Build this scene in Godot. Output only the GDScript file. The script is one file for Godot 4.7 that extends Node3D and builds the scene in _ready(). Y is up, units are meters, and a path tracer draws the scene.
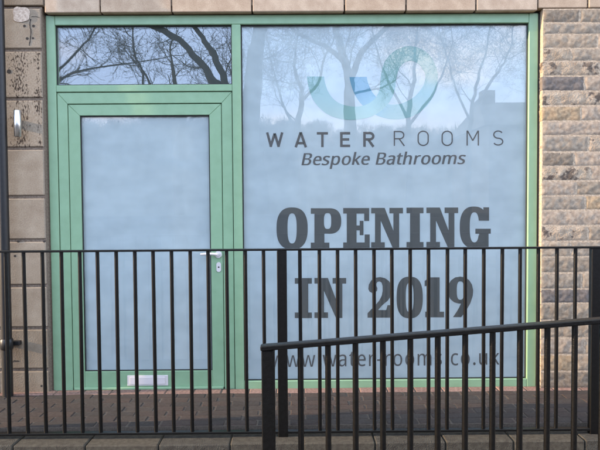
extends Node3D
# A sage green shopfront with frosted glass, seen across two black railings.

const EYE := Vector3(0, 1.36, 4.46)
const FOCAL := 620.0                      # pixels, for a picture 600 wide
const GLASS_Z := -0.083
var view := Basis.from_euler(Vector3(deg_to_rad(-2.09), deg_to_rad(-0.355), deg_to_rad(-0.40)))
var M := {}
var used := {}
var rng := RandomNumberGenerator.new()

# ------------------------------------------------------------------ pixels to points
func ray(px: float, py: float) -> Vector3:
	return view * Vector3(px - 300.0, 225.0 - py, -FOCAL)
func P(px: float, py: float, z: float) -> Vector3:             # where a pixel's ray meets the plane z
	var d := ray(px, py)
	return EYE + d * ((z - EYE.z) / d.z)
func mirrored(px: float, py: float, z: float) -> Vector3:       # what stands at depth z and shows in the glass at that pixel
	var q := P(px, py, 2.0 * GLASS_Z - z)
	return Vector3(q.x, q.y, z)

# ------------------------------------------------------------------ nodes
func numbered(called: String) -> String:
	if not used.has(called):
		used[called] = 0
		return called
	used[called] += 1
	return "%s_%03d" % [called, used[called]]
func thing(called: String, label: String, category: String, at := Vector3.ZERO, group := "") -> Node3D:
	var o := Node3D.new()
	o.name = numbered(called)
	add_child(o)
	o.position = at
	o.set_meta("label", label)
	o.set_meta("category", category)
	if group != "":
		o.set_meta("group", group)
	return o
func setting(called: String, label: String, category: String) -> Node3D:
	var o := thing(called, label, category)
	o.set_meta("kind", "structure")
	return o
func put(called: String, mesh: Mesh, m: Material, parent: Node3D, at := Vector3.ZERO) -> MeshInstance3D:
	var o := MeshInstance3D.new()
	o.mesh = mesh
	o.material_override = m
	o.name = called
	parent.add_child(o, true)
	o.position = at
	return o

# ------------------------------------------------------------------ shapes
func start() -> SurfaceTool:
	var st := SurfaceTool.new()
	st.begin(Mesh.PRIMITIVE_TRIANGLES)
	return st
func finish(st: SurfaceTool) -> ArrayMesh:
	st.generate_normals()
	return st.commit()
func tri(st: SurfaceTool, a: Vector3, b: Vector3, c: Vector3, outward: Vector3) -> void:
	if (b - a).cross(c - a).dot(outward) > 0.0:               # front faces run clockwise
		st.add_vertex(a); st.add_vertex(c); st.add_vertex(b)
	else:
		st.add_vertex(a); st.add_vertex(b); st.add_vertex(c)
func quad(st: SurfaceTool, a: Vector3, b: Vector3, c: Vector3, d: Vector3, outward: Vector3) -> void:
	tri(st, a, b, c, outward)
	tri(st, a, c, d, outward)
func add_block(st: SurfaceTool, lo: Vector3, hi: Vector3, bevel := 0.002) -> void:
	st.set_smooth_group(-1)
	var c := (lo + hi) * 0.5
	var h := (hi - lo) * 0.5
	var b: float = minf(bevel, minf(h.x, minf(h.y, h.z)) * 0.6)
	var S := [-1.0, 1.0]
	for ax in 3:
		var u := (ax + 1) % 3
		var v := (ax + 2) % 3
		for s: float in S:
			var f: Array[Vector3] = []
			for k: Vector2 in [Vector2(-1, -1), Vector2(1, -1), Vector2(1, 1), Vector2(-1, 1)]:
				var p := Vector3.ZERO
				p[ax] = s * h[ax]; p[u] = k.x * (h[u] - b); p[v] = k.y * (h[v] - b)
				f.append(c + p)
			var n := Vector3.ZERO
			n[ax] = s
			quad(st, f[0], f[1], f[2], f[3], n)
		for s: float in S:                                     # edges that run along ax
			for t: float in S:
				var f: Array[Vector3] = []
				for e: float in S:
					var p := Vector3.ZERO
					p[ax] = e * (h[ax] - b); p[u] = s * h[u]; p[v] = t * (h[v] - b)
					var q := Vector3.ZERO
					q[ax] = e * (h[ax] - b); q[u] = s * (h[u] - b); q[v] = t * h[v]
					f.append(c + p); f.append(c + q)
				var n := Vector3.ZERO
				n[u] = s; n[v] = t
				quad(st, f[0], f[1], f[3], f[2], n)
	for sx: float in S:
		for sy: float in S:
			for sz: float in S:
				var n := Vector3(sx, sy, sz)
				tri(st, c + n * Vector3(h.x, h.y - b, h.z - b), c + n * Vector3(h.x - b, h.y, h.z - b), c + n * Vector3(h.x - b, h.y - b, h.z), n)
func block(x0: float, x1: float, y0: float, y1: float, z0: float, z1: float, bevel := 0.002) -> ArrayMesh:
	var st := start()
	add_block(st, Vector3(x0, y0, z0), Vector3(x1, y1, z1), bevel)
	return finish(st)
func add_tube(st: SurfaceTool, path: Array, radii: Array, sides := 8, caps := true) -> void:
	st.set_smooth_group(1)
	var rings: Array = []
	for i in path.size():
		var a: Vector3 = path[maxi(i - 1, 0)]
		var b: Vector3 = path[mini(i + 1, path.size() - 1)]
		var d := (b - a).normalized()
		var u := d.cross(Vector3(0.31, 0.17, 0.93)).normalized()
		var w := d.cross(u)
		var ring: Array[Vector3] = []
		for k in sides:
			var t := TAU * k / sides
			ring.append(path[i] + (u * cos(t) + w * sin(t)) * radii[i])
		rings.append(ring)
	for i in path.size() - 1:
		for k in sides:
			var k2 := (k + 1) % sides
			var mid: Vector3 = (rings[i][k] + rings[i][k2]) * 0.5 - path[i]
			quad(st, rings[i][k], rings[i][k2], rings[i + 1][k2], rings[i + 1][k], mid)
	if caps:
		st.set_smooth_group(2)
		for e in [0, path.size() - 1]:
			var out: Vector3 = path[0] - path[1] if e == 0 else path[e] - path[e - 1]
			for k in sides:
				tri(st, path[e], rings[e][k], rings[e][(k + 1) % sides], out)
func tube(path: Array, radii: Array, sides := 8) -> ArrayMesh:
	var st := start()
	add_tube(st, path, radii, sides)
	return finish(st)
func rough_stone(x0: float, x1: float, y0: float, y1: float, depth: float, relief: float, seed_: int, cell := 0.011) -> ArrayMesh:
	# a pitched-face walling stone: an uneven face, edges drawn back, real sides
	var n := FastNoiseLite.new()
	n.seed = seed_; n.frequency = 9.0; n.fractal_octaves = 3
	var n2 := FastNoiseLite.new()
	n2.seed = seed_ + 900; n2.frequency = 34.0; n2.fractal_octaves = 2; n2.fractal_type = FastNoiseLite.FRACTAL_RIDGED
	var nx := maxi(4, int((x1 - x0) / cell))
	var ny := maxi(4, int((y1 - y0) / cell))
	var g: Array = []
	for j in ny + 1:
		var row: Array[Vector3] = []
		for i in nx + 1:
			var x := lerpf(x0, x1, float(i) / nx)
			var y := lerpf(y0, y1, float(j) / ny)
			var e: float = minf(minf(x - x0, x1 - x), minf(y - y0, y1 - y))
			var swell := 1.0 - pow(1.0 - clampf(e / 0.022, 0, 1), 2.0)
			var z := relief * (n.get_noise_2d(x, y * 1.6) * 1.3 + 0.5 * n2.get_noise_2d(x, y * 2.2)) * (0.15 + 0.85 * swell) + 0.0035 * swell - 0.001
			var wob := 0.0028
			if i == 0 or i == nx: x += wob * n2.get_noise_2d(y * 3.0, x) * 2.0
			if j == 0 or j == ny: y += wob * n2.get_noise_2d(x * 2.0, y + 3.0) * 1.6
			row.append(Vector3(x, y, z))
		g.append(row)
	var st := start()
	st.set_smooth_group(1)
	for j in ny:
		for i in nx:
			quad(st, g[j][i], g[j][i + 1], g[j + 1][i + 1], g[j + 1][i], Vector3(0, 0, 1))
	st.set_smooth_group(2)
	var back := Vector3(0, 0, -depth)
	for i in nx:
		quad(st, g[0][i], g[0][i + 1], g[0][i + 1] * Vector3(1, 1, 0) + back, g[0][i] * Vector3(1, 1, 0) + back, Vector3(0, -1, 0))
		quad(st, g[ny][i], g[ny][i + 1], g[ny][i + 1] * Vector3(1, 1, 0) + back, g[ny][i] * Vector3(1, 1, 0) + back, Vector3(0, 1, 0))
	st.set_smooth_group(3)
	for j in ny:
		quad(st, g[j][0], g[j + 1][0], g[j + 1][0] * Vector3(1, 1, 0) + back, g[j][0] * Vector3(1, 1, 0) + back, Vector3(-1, 0, 0))
		quad(st, g[j][nx], g[j + 1][nx], g[j + 1][nx] * Vector3(1, 1, 0) + back, g[j][nx] * Vector3(1, 1, 0) + back, Vector3(1, 0, 0))
	return finish(st)

# ------------------------------------------------------------------ materials
func noise_image(size: int, seed_: int, freq: float, octaves: int, type := FastNoiseLite.TYPE_SIMPLEX_SMOOTH) -> Image:
	var n := FastNoiseLite.new()
	n.seed = seed_; n.frequency = freq; n.fractal_octaves = octaves; n.noise_type = type
	var im := n.get_seamless_image(size, size)
	im.convert(Image.FORMAT_RGB8)
	return im
func grain_texture(size: int, seed_: int, coarse: float, fine: float, dark: Color, light: Color, speck := 0.0, streak := 1.0) -> ImageTexture:
	var a := noise_image(size, seed_, coarse, 4)
	var b := noise_image(size, seed_ + 7, fine, 2)
	var c := noise_image(size, seed_ + 13, 0.35, 1)
	var out := Image.create(size, size, true, Image.FORMAT_RGB8)
	for y in size:
		for x in size:
			var t: float = 0.56 * a.get_pixel(x, int(y * streak) % size).r + 0.44 * b.get_pixel(x, y).r
			t = clampf((t - 0.5) * 1.5 + 0.5, 0, 1)
			var col := dark.lerp(light, t)
			if speck > 0.0 and c.get_pixel(x, y).r > 0.86: col = col.darkened(speck)
			out.set_pixel(x, y, col)
	out.generate_mipmaps()
	return ImageTexture.create_from_image(out)
func crust_texture(size: int, seed_: int, amount: float) -> ImageTexture:   # stone with flaking black weathering crust
	var a := noise_image(size, seed_, 0.010, 4)
	var b := noise_image(size, seed_ + 3, 0.045, 3)
	var c := noise_image(size, seed_ + 5, 0.02, 4)
	var out := Image.create(size, size, true, Image.FORMAT_RGB8)
	for y in size:
		for x in size:
			var base := Color(0.80, 0.76, 0.72).lerp(Color(1, 1, 1), c.get_pixel(x, y).r)
			var k: float = a.get_pixel(x, y).r * 0.75 + b.get_pixel(x, y).r * 0.36
			var s := smoothstep(amount, amount + 0.17, k)
			out.set_pixel(x, y, base.lerp(Color(0.46, 0.44, 0.45), s))
	out.generate_mipmaps()
	return ImageTexture.create_from_image(out)
func bump_texture(size: int, seed_: int, freq: float, octaves: int, strength: float) -> ImageTexture:
	var im := noise_image(size, seed_, freq, octaves)
	im.convert(Image.FORMAT_RGBA8)
	im.bump_map_to_normal_map(strength)
	im.generate_mipmaps()
	return ImageTexture.create_from_image(im)
func mat(albedo_linear: Color, rough: float, tex: Texture2D = null, tile := 1.0, bump: Texture2D = null, bump_depth := 1.0) -> StandardMaterial3D:
	var m := StandardMaterial3D.new()
	m.albedo_color = albedo_linear.linear_to_srgb()
	m.roughness = rough
	m.uv1_triplanar = true
	m.uv1_world_triplanar = true
	m.uv1_scale = Vector3.ONE * tile
	if tex: m.albedo_texture = tex
	if bump:
		m.normal_enabled = true
		m.normal_texture = bump
		m.normal_scale = bump_depth
	return m
func make_materials() -> void:
	var stone_t := grain_texture(512, 11, 0.018, 0.24, Color(0.68, 0.65, 0.63), Color(1, 1, 1), 0.12)
	var ashlar_t := grain_texture(512, 23, 0.006, 0.10, Color(0.84, 0.81, 0.79), Color(1, 1, 1), 0.08)
	var crust_t := crust_texture(512, 31, 0.56)
	var crust2_t := crust_texture(512, 47, 0.63)
	var fine_b := bump_texture(512, 5, 0.11, 5, 5.0)
	var soft_b := bump_texture(512, 9, 0.02, 4, 3.0)
	M.fine_b = fine_b
	M.stone_t = stone_t
	# walling stones, tones read from the photograph
	var tones := [Color(0.485, 0.39, 0.285), Color(0.425, 0.355, 0.272), Color(0.51, 0.41, 0.31), Color(0.40, 0.325, 0.24), Color(0.52, 0.385, 0.24), Color(0.235, 0.203, 0.18), Color(0.31, 0.252, 0.188)]
	M.stones = []
	for i in tones.size():
		M.stones.append(mat(tones[i], 0.92, stone_t, 2.4 + 0.17 * i, fine_b, 0.4))
	M.stones.append(mat(Color(0.475, 0.385, 0.285), 0.92, crust_t, 1.3, fine_b, 0.4))     # 7: partly black with crust
	M.stones.append(mat(Color(0.465, 0.375, 0.28), 0.92, crust2_t, 1.1, fine_b, 0.4))      # 8: a few dark flakes
	M.mortar = mat(Color(0.70, 0.56, 0.41), 0.95, stone_t, 5.0, fine_b, 0.8)
	M.joint = mat(Color(0.27, 0.21, 0.16), 0.95, stone_t, 5.0, fine_b, 0.6)
	M.lintel = mat(Color(0.54, 0.405, 0.285), 0.88, ashlar_t, 1.9, fine_b, 0.12)
	M.lintel_pale = mat(Color(0.58, 0.45, 0.33), 0.88, ashlar_t, 2.3, fine_b, 0.12)
	M.ashlar = mat(Color(0.335, 0.28, 0.212), 0.9, ashlar_t, 1.6, fine_b, 0.15)
	M.ashlar_dull = mat(Color(0.29, 0.235, 0.17), 0.9, ashlar_t, 1.3, fine_b, 0.15)
	M.ashlar_flaked = mat(Color(0.335, 0.28, 0.215), 0.9, flaked_texture(), 1.0, fine_b, 0.5)
	M.ashlar_flaked.uv1_triplanar = false
	M.ashlar_flaked.uv1_world_triplanar = false
	M.patch = mat(Color(0.62, 0.56, 0.50), 0.9, stone_t, 5.0, fine_b, 0.4)
	M.recess_shade = mat(Color(0.035, 0.03, 0.028), 0.95)  # near-black that paints the shade inside holes and cracks
	M.green = mat(Color(0.245, 0.395, 0.242), 0.42, grain_texture(512, 61, 0.01, 0.2, Color(0.93, 0.93, 0.92), Color(1, 1, 1), 0.03), 1.5, soft_b, 0.05)
	M.gasket = mat(Color(0.012, 0.012, 0.013), 0.6)
	M.threshold = mat(Color(0.62, 0.58, 0.56), 0.4, stone_t, 4.0)
	M.threshold.metallic = 0.3
	M.steel = mat(Color(0.66, 0.66, 0.66), 0.28)
	M.steel.metallic = 1.0
	M.white_metal = mat(Color(0.60, 0.56, 0.56), 0.32)
	M.film = mat(Color(0.43, 0.505, 0.525), 0.7, grain_texture(512, 71, 0.006, 0.03, Color(0.91, 0.915, 0.92), Color(1, 1, 1), 0.0, 3.0), 0.45)
	M.glass = StandardMaterial3D.new()
	M.glass.albedo_color = Color(0.9, 0.97, 0.95, 0.02)
	M.glass.transparency = BaseMaterial3D.TRANSPARENCY_ALPHA
	M.glass.roughness = 0.0
	M.glass.metallic_specular = 0.5
	M.charcoal = mat(Color(0.026, 0.026, 0.026), 0.6)
	M.ink = mat(Color(0.05, 0.045, 0.045), 0.6)
	M.logo = mat(Color(1, 1, 1), 0.6)
	M.logo.vertex_color_use_as_albedo = true
	M.black = mat(Color(0.008, 0.0075, 0.007), 0.33, grain_texture(512, 81, 0.03, 0.16, Color(0.55, 0.5, 0.45), Color(1, 1, 1), 0.3), 3.0, fine_b, 0.25)
	M.black.metallic_specular = 0.36
	M.pipe = mat(Color(0.012, 0.012, 0.013), 0.42, stone_t, 3.0, fine_b, 0.15)
	var brick_t := grain_texture(512, 91, 0.02, 0.13, Color(0.62, 0.58, 0.56), Color(1, 1, 1), 0.25)
	M.bricks = []
	for c: Color in [Color(0.066, 0.046, 0.038), Color(0.056, 0.041, 0.036), Color(0.074, 0.050, 0.041), Color(0.050, 0.040, 0.036), Color(0.066, 0.052, 0.045)]:
		M.bricks.append(mat(c, 0.88, brick_t, 4.0, fine_b, 0.8))
	M.pink_bricks = []
	for c: Color in [Color(0.36, 0.22, 0.18), Color(0.32, 0.20, 0.165), Color(0.39, 0.25, 0.205)]:
		M.pink_bricks.append(mat(c, 0.88, brick_t, 4.0, fine_b, 0.8))
	M.sand = mat(Color(0.13, 0.108, 0.088), 0.97, stone_t, 6.0, fine_b, 0.8)
	M.coping = [mat(Color(0.080, 0.069, 0.048), 0.9, brick_t, 2.2, fine_b, 0.7), mat(Color(0.090, 0.077, 0.053), 0.9, brick_t, 2.7, fine_b, 0.7), mat(Color(0.072, 0.064, 0.047), 0.9, brick_t, 1.8, fine_b, 0.7)]
	M.flag = mat(Color(0.13, 0.118, 0.095), 0.92, brick_t, 1.3, fine_b, 0.6)
	M.asphalt = mat(Color(0.055, 0.055, 0.056), 0.93, stone_t, 2.0, fine_b, 0.8)
	M.bark = mat(Color(0.055, 0.045, 0.038), 0.92, grain_texture(256, 101, 0.03, 0.1, Color(0.6, 0.58, 0.55), Color(1, 1, 1)), 2.0, fine_b, 1.0)
	M.twig = mat(Color(0.055, 0.043, 0.036), 0.9)
	M.hill = mat(Color(0.055, 0.060, 0.035), 0.97, grain_texture(512, 111, 0.03, 0.15, Color(0.5, 0.42, 0.4), Color(1, 1, 1)), 0.03)
	M.house = mat(Color(0.075, 0.07, 0.065), 0.95, stone_t, 1.0)
	M.slate = mat(Color(0.10, 0.105, 0.115), 0.7, stone_t, 1.2)
	M.plaster = mat(Color(0.12, 0.11, 0.10), 0.95)
	M.pane_dark = mat(Color(0.03, 0.035, 0.04), 0.1)
func flaked_texture() -> ImageTexture:                             # black flakes of crust that run down the right half of the stone, as in the photograph
	var w := 256
	var a := noise_image(512, 301, 0.05, 4)
	var b := noise_image(512, 305, 0.008, 3)
	var c := noise_image(512, 309, 0.08, 2)
	var out := Image.create(w, w, true, Image.FORMAT_RGB8)
	for y in w:
		for x in w:
			var u := float(x) / w
			var band: float = exp(-pow((u - 0.55) / 0.22, 2.0)) * 0.22 + exp(-pow((u - 0.92) / 0.06, 2.0)) * 0.26
			var k: float = a.get_pixel(x * 2, int(y * 0.8)).r * 0.7 + b.get_pixel(x, y).r * 0.3 + band
			var s := smoothstep(0.72, 0.84, k)
			var base := Color(0.86, 0.83, 0.80).lerp(Color(1, 1, 1), c.get_pixel(x, y).r)
			out.set_pixel(x, y, base.lerp(Color(0.36, 0.32, 0.31), s))
	out.generate_mipmaps()
	return ImageTexture.create_from_image(out)

# ------------------------------------------------------------------ sky
func make_sky() -> Sky:
	var w := 1024
	var h := 512
	var n := FastNoiseLite.new()
	n.seed = 77; n.frequency = 1.5; n.fractal_octaves = 5
	var im := Image.create(w, h, false, Image.FORMAT_RGBF)
	for y in h:
		var el := (0.5 - (y + 0.5) / h) * PI
		var t := clampf(sin(el), 0, 1)
		var clear := Color(1.12, 1.00, 0.94).lerp(Color(0.65, 0.87, 1.30), smoothstep(0.07, 0.18, t)).lerp(Color(0.37, 0.43, 0.49), smoothstep(0.22, 0.9, t))
		for x in w:
			var az := TAU * (x + 0.5) / w
			var d := Vector3(cos(az) * cos(el), sin(el) * 2.6, sin(az) * cos(el))
			var k := n.get_noise_3dv(d * 1.3)
			var cover := smoothstep(0.02, 0.42, k + 0.42 * exp(-pow(t / 0.12, 2.0)) - 0.16)
			var col := clear.lerp(Color(1.42, 1.22, 1.06), cover * 0.85)
			if el < 0.0: col = Color(0.10, 0.095, 0.085)
			im.set_pixel(x, y, col)
	var m := PanoramaSkyMaterial.new()
	m.panorama = ImageTexture.create_from_image(im)
	var s := Sky.new()
	s.sky_material = m
	return s

func _ready() -> void:
	rng.seed = 20190
	# ---------------- camera
	var cam := Camera3D.new()
	cam.name = "camera"
	add_child(cam)
	cam.fov = rad_to_deg(2.0 * atan(225.0 / FOCAL))
	cam.transform = Transform3D(view, EYE)
	cam.near = 0.05
	cam.far = 1200.0
	cam.current = true
	# ---------------- sky, exposure
	var env := Environment.new()
	env.background_mode = Environment.BG_SKY
	env.sky = make_sky()
	env.background_energy_multiplier = 1.0
	env.tonemap_mode = Environment.TONE_MAPPER_LINEAR
	env.tonemap_exposure = 4.05
	env.sdfgi_enabled = true
	env.ssao_enabled = true
	env.ssil_enabled = true
	var we := WorldEnvironment.new()
	we.name = "world_environment"
	we.environment = env
	add_child(we)
	# ---------------- a low winter sun from the left, almost along the wall
	var sun := DirectionalLight3D.new()
	sun.name = "sun"
	add_child(sun)
	var el := deg_to_rad(14.0)
	var az := deg_to_rad(5.5)
	var to_sun := Vector3(-cos(el) * cos(az), sin(el), cos(el) * sin(az))
	sun.look_at_from_position(to_sun * 20.0, Vector3.ZERO, Vector3.UP)
	sun.light_energy = 0.75
	sun.light_color = Color(1.0, 0.87, 0.70)
	sun.light_angular_distance = 0.5
	sun.shadow_enabled = true

	make_materials()
	build_ground()
	build_wall()
	build_shopfront()
	build_door()
	build_lettering()
	build_railings()
	build_small_things()
	build_street_behind()

# ------------------------------------------------------------------ ground
func build_ground() -> void:
	var g := setting("pavement", "grey stone flag pavement and ground along the street", "pavement")
	put("ground_sheet", block(-700, 700, -0.9, -0.62, -700, 700, 0.0), M.flag, g)
	put("flag_surface", block(-30, 30, -0.62, -0.36, 0.9, 6.2, 0.01), M.flag, g)
	var road := setting("road", "grey asphalt road running past the shop", "road")
	put("asphalt_surface", block(-120, 120, -0.62, -0.46, 6.2, 12.2, 0.0), M.asphalt, road)
	var far := setting("far_pavement", "narrow flagged pavement on the other side of the road", "pavement")
	put("flag_surface", block(-120, 120, -0.62, -0.34, 12.2, 14.4, 0.02), M.flag, far)

	var t := setting("brick_terrace", "dark red-brown brick paved terrace with stone kerb before the shopfront", "terrace")
	put("bedding", block(-4.4, 4.4, -0.60, -0.0065, -0.30, 0.705, 0.0), M.sand, t)
	var edges := [-0.045, 0.062]
	for k in 7: edges.append(0.062 + 0.0915 * (k + 1))
	var shapes: Array = []
	for k in 4:
		shapes.append(uneven_brick(0.2, 0.0915, 600 + k))
	var pink_shape := uneven_brick(0.2, 0.107, 640)
	for r in edges.size() - 1:
		var x := -2.95 + (0.1 if r % 2 else 0.0)
		while x < 2.9:
			var zc: float = (edges[r] + edges[r + 1]) * 0.5
			var m: Material = M.pink_bricks[rng.randi() % 3] if r == 0 else M.bricks[rng.randi() % 5]
			var o := put("brick", pink_shape if r == 0 else shapes[rng.randi() % 4], m, t, Vector3(x + 0.1, -0.062 + rng.randf_range(-0.002, 0.002), zc))
			o.rotation = Vector3(rng.randf_range(-0.012, 0.012), rng.randf_range(-0.008, 0.008), rng.randf_range(-0.010, 0.010))
			x += 0.2
	# coping stones that carry the railing
	var jx := [-2.92, -2.50, -2.078, -1.658, -1.238, -0.812, -0.395, 0.032, 0.452, 0.864, 1.262, 1.68, 2.10, 2.52, 2.94]
	for i in jx.size() - 1:
		put("coping_stone", block(jx[i] + 0.0025, jx[i + 1] - 0.0025, -0.60, -0.043 + rng.randf_range(-0.003, 0.003), 0.71, 0.895, 0.007), M.coping[i % 3], t)
	# the ramp that climbs to the right between the two railings
	var st := start()
	st.set_smooth_group(-1)
	var a := [Vector3(-1.0, -0.352, 0.90), Vector3(-1.0, -0.352, 2.05), Vector3(3.2, 0.0, 2.05), Vector3(3.2, 0.0, 0.90)]
	quad(st, a[0], a[1], a[2], a[3], Vector3.UP)
	var dn := Vector3(1, 0, 1)
	var low := Vector3(0, -0.6, 0)
	quad(st, a[1], a[2], a[2] * dn + low, a[1] * dn + low, Vector3(0, 0, 1))
	quad(st, a[2], a[3], a[3] * dn + low, a[2] * dn + low, Vector3(1, 0, 0))
	quad(st, a[0], a[3], a[3] * dn + low, a[0] * dn + low, Vector3(0, 0, -1))
	quad(st, a[0], a[1], a[1] * dn + low, a[0] * dn + low, Vector3(-1, 0, 0))
	var ramp := setting("ramp", "concrete ramp rising along the terrace kerb", "ramp")
	put("ramp_surface", finish(st), M.flag, ramp)
func uneven_brick(l: float, w: float, seed_: int) -> ArrayMesh:
	var r := RandomNumberGenerator.new()
	r.seed = seed_
	var st := start()
	var gap := 0.0022
	add_block(st, Vector3(-l / 2 + gap + r.randf() * 0.002, 0, -w / 2 + gap), Vector3(l / 2 - gap - r.randf() * 0.002, 0.06, w / 2 - gap - r.randf() * 0.001), 0.006)
	return finish(st)

# ------------------------------------------------------------------ masonry
func build_wall() -> void:
	# right: coursed rough stone
	var w := thing("stone_wall", "coursed rough sandstone wall with pale mortar to the right of the shopfront", "wall")
	put("mortar_bed", block(1.772, 3.4, -0.55, 2.727, -0.34, -0.0014, 0.0), M.mortar, w)
	var ys := [2.724, 2.625, 2.544, 2.445, 2.353, 2.25, 2.141, 2.037, 1.928, 1.824, 1.708, 1.604, 1.5, 1.394, 1.288, 1.177, 1.064, 0.952, 0.835, 0.719, 0.613, 0.489, 0.361, 0.24, 0.116, -0.013]
	var first := [578, 600, 595.7, 570, 598, 583, 607, 580, 612, 587.7, 573.5, 590, 576, 585, 610, 588, 571, 597, 582, 592, 574, 601, 586, 577, 594]
	var tone := [[6, 3], [1, 3], [0, 2], [7, 1], [8, 0], [5, 2], [8, 0], [4, 2], [2, 0], [1, 8], [6, 2], [7, 2], [2, 3], [1, 4], [2, 0], [8, 3], [0, 1], [3, 2], [1, 0], [5, 4], [3, 0], [0, 8], [2, 1], [4, 0], [6, 5]]
	for c in ys.size() - 1:
		var x: float = 1.768
		var k := 0
		while x < 3.35:
			var x1: float = P(first[c], 200, 0).x if k == 0 else x + rng.randf_range(0.20, 0.44)
			if 3.35 - x1 < 0.12: x1 = 3.36
			var ti: int = tone[c][k] if k < 2 else [0, 1, 2, 3, 0, 2, 8, 6, 4][rng.randi() % 9]
			var g := 0.0068
			var ja: float = 0.0 if k == 0 else g
			var back := 0.155 if k == 0 else 0.03
			put("stone", rough_stone(x + ja + (rng.randf_range(0, 0.008) if k == 0 else 0.0), x1 - g, ys[c + 1] + g + rng.randf_range(-0.001, 0.001), ys[c] - g + rng.randf_range(-0.001, 0.001), back, 0.0042, 1000 + c * 20 + k), M.stones[ti], w)
			x = x1
			k += 1
	# left: dressed blocks
	var p := thing("stone_pier", "dressed sandstone pier with stained blocks beside the black downpipe", "pier")
	put("joint_bed", block(-3.4, -1.796, -0.55, 2.76, -0.34, -0.011, 0.0), M.joint, p)
	var py := [2.757, 2.456, 2.11, 1.759, 1.412, 1.1, 0.772, 0.464, 0.161, -0.16]
	for c in py.size() - 1:
		var m: Material = [M.ashlar, M.ashlar_flaked, M.ashlar_flaked, M.ashlar, M.ashlar, M.ashlar, M.ashlar, M.ashlar_dull, M.ashlar_dull][c]
		var x0: float = -2.155
		if m == M.ashlar_flaked:
			put("stone_block", uv_block(x0, -1.802, py[c + 1] + 0.011, py[c] - 0.011, -0.15, 0.0, c == 2), m, p)
		else:
			put("stone_block", block(x0, -1.802, py[c + 1] + 0.011, py[c] - 0.011, -0.15, 0.0, 0.006), m, p)
		var x := x0
		while x > -3.3:
			var l := 0.62 if (c + int(x * 7)) % 2 else 0.46
			put("stone_block", block(x - l, x - 0.012, py[c + 1] + 0.010, py[c] - 0.010, -0.15, rng.randf_range(-0.003, 0.002), 0.006), [M.ashlar, M.ashlar_dull][rng.randi() % 2], p)
			x -= l
	put("cement_patch", rounded_patch(P(21.5, 14.5, 0).x, P(21.5, 14.5, 0).y, 0.058, 0.052), M.patch, p, Vector3(0, 0, 0.0015))
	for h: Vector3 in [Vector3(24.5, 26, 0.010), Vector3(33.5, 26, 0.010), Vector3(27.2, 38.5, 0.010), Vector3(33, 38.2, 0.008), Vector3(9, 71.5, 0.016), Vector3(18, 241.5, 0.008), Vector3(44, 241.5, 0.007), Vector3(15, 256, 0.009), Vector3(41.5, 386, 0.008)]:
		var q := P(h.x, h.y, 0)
		put("drill_hole", tube([Vector3(q.x, q.y, -0.02), Vector3(q.x, q.y, 0.0012)], [h.z, h.z], 9), M.recess_shade, p)  # solid dark plug, nothing bored: the shade of the hole is its colour
	put("crack", crack([Vector2(30.5, 19), Vector2(30, 25), Vector2(30.8, 32), Vector2(30.2, 40), Vector2(29, 47)], 0.011), M.recess_shade, p)  # cracks are dark plates on the face, their inner shade put into the colour
	put("crack", crack([Vector2(31.5, 16.8), Vector2(36, 16.6), Vector2(41, 18)], 0.005), M.recess_shade, p)
	put("crack", crack([Vector2(11, 362), Vector2(15, 361), Vector2(20, 361.2)], 0.012), M.recess_shade, p)
	# above: smooth lintel course
	var l := thing("stone_lintel", "smooth pale sandstone lintel course spanning above the green frame", "lintel")
	put("joint_bed", block(-3.4, 3.4, 2.765, 3.32, -0.34, -0.012, 0.0), M.joint, l)
	var lj := [-3.35, -2.82, -2.23, -1.776, -1.38, -0.874, -0.303, 0.355, 0.793, 1.292, 1.734, 2.091, 2.62, 3.1, 3.35]
	for i in lj.size() - 1:
		var over: bool = i > 2 and i < 10
		var bottom: float = 2.712 if over else (2.728 if i >= 10 else 2.764)
		put("lintel_stone", block(lj[i] + 0.005, lj[i + 1] - 0.005, bottom + 0.004, 2.938, -0.15, rng.randf_range(0.001, 0.005), 0.005), [M.lintel, M.lintel_pale][(i * 5 + 1) % 3 % 2] if i > 2 else M.ashlar_dull, l)
		put("lintel_stone", block(lj[i] + 0.12, lj[i + 1] + 0.11, 2.950, 3.30, -0.15, rng.randf_range(-0.002, 0.003), 0.005), [M.lintel, M.lintel_pale][i % 2], l)
	put("wall_core", block(-3.4, 3.4, 3.325, 4.6, -0.34, 0.0, 0.0), M.mortar, l)
	# sealed dark shop interior
	var r := setting("shop_room", "dark unlit room behind the shopfront glass", "room")
	put("back_wall", block(-3.4, 3.4, -0.5, 4.6, -4.4, -4.2, 0.0), M.plaster, r)
	put("side_wall", block(-3.6, -3.41, -0.5, 4.6, -4.4, -0.1, 0.0), M.plaster, r)
	put("side_wall", block(3.41, 3.6, -0.5, 4.6, -4.4, -0.1, 0.0), M.plaster, r)
	put("room_ceiling", block(-3.4, 3.4, 2.9, 3.1, -4.2, -0.345, 0.0), M.plaster, r)
	put("room_floor", block(-3.4, 3.4, -0.4, -0.02, -4.2, -0.345, 0.0), M.plaster, r)
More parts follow.
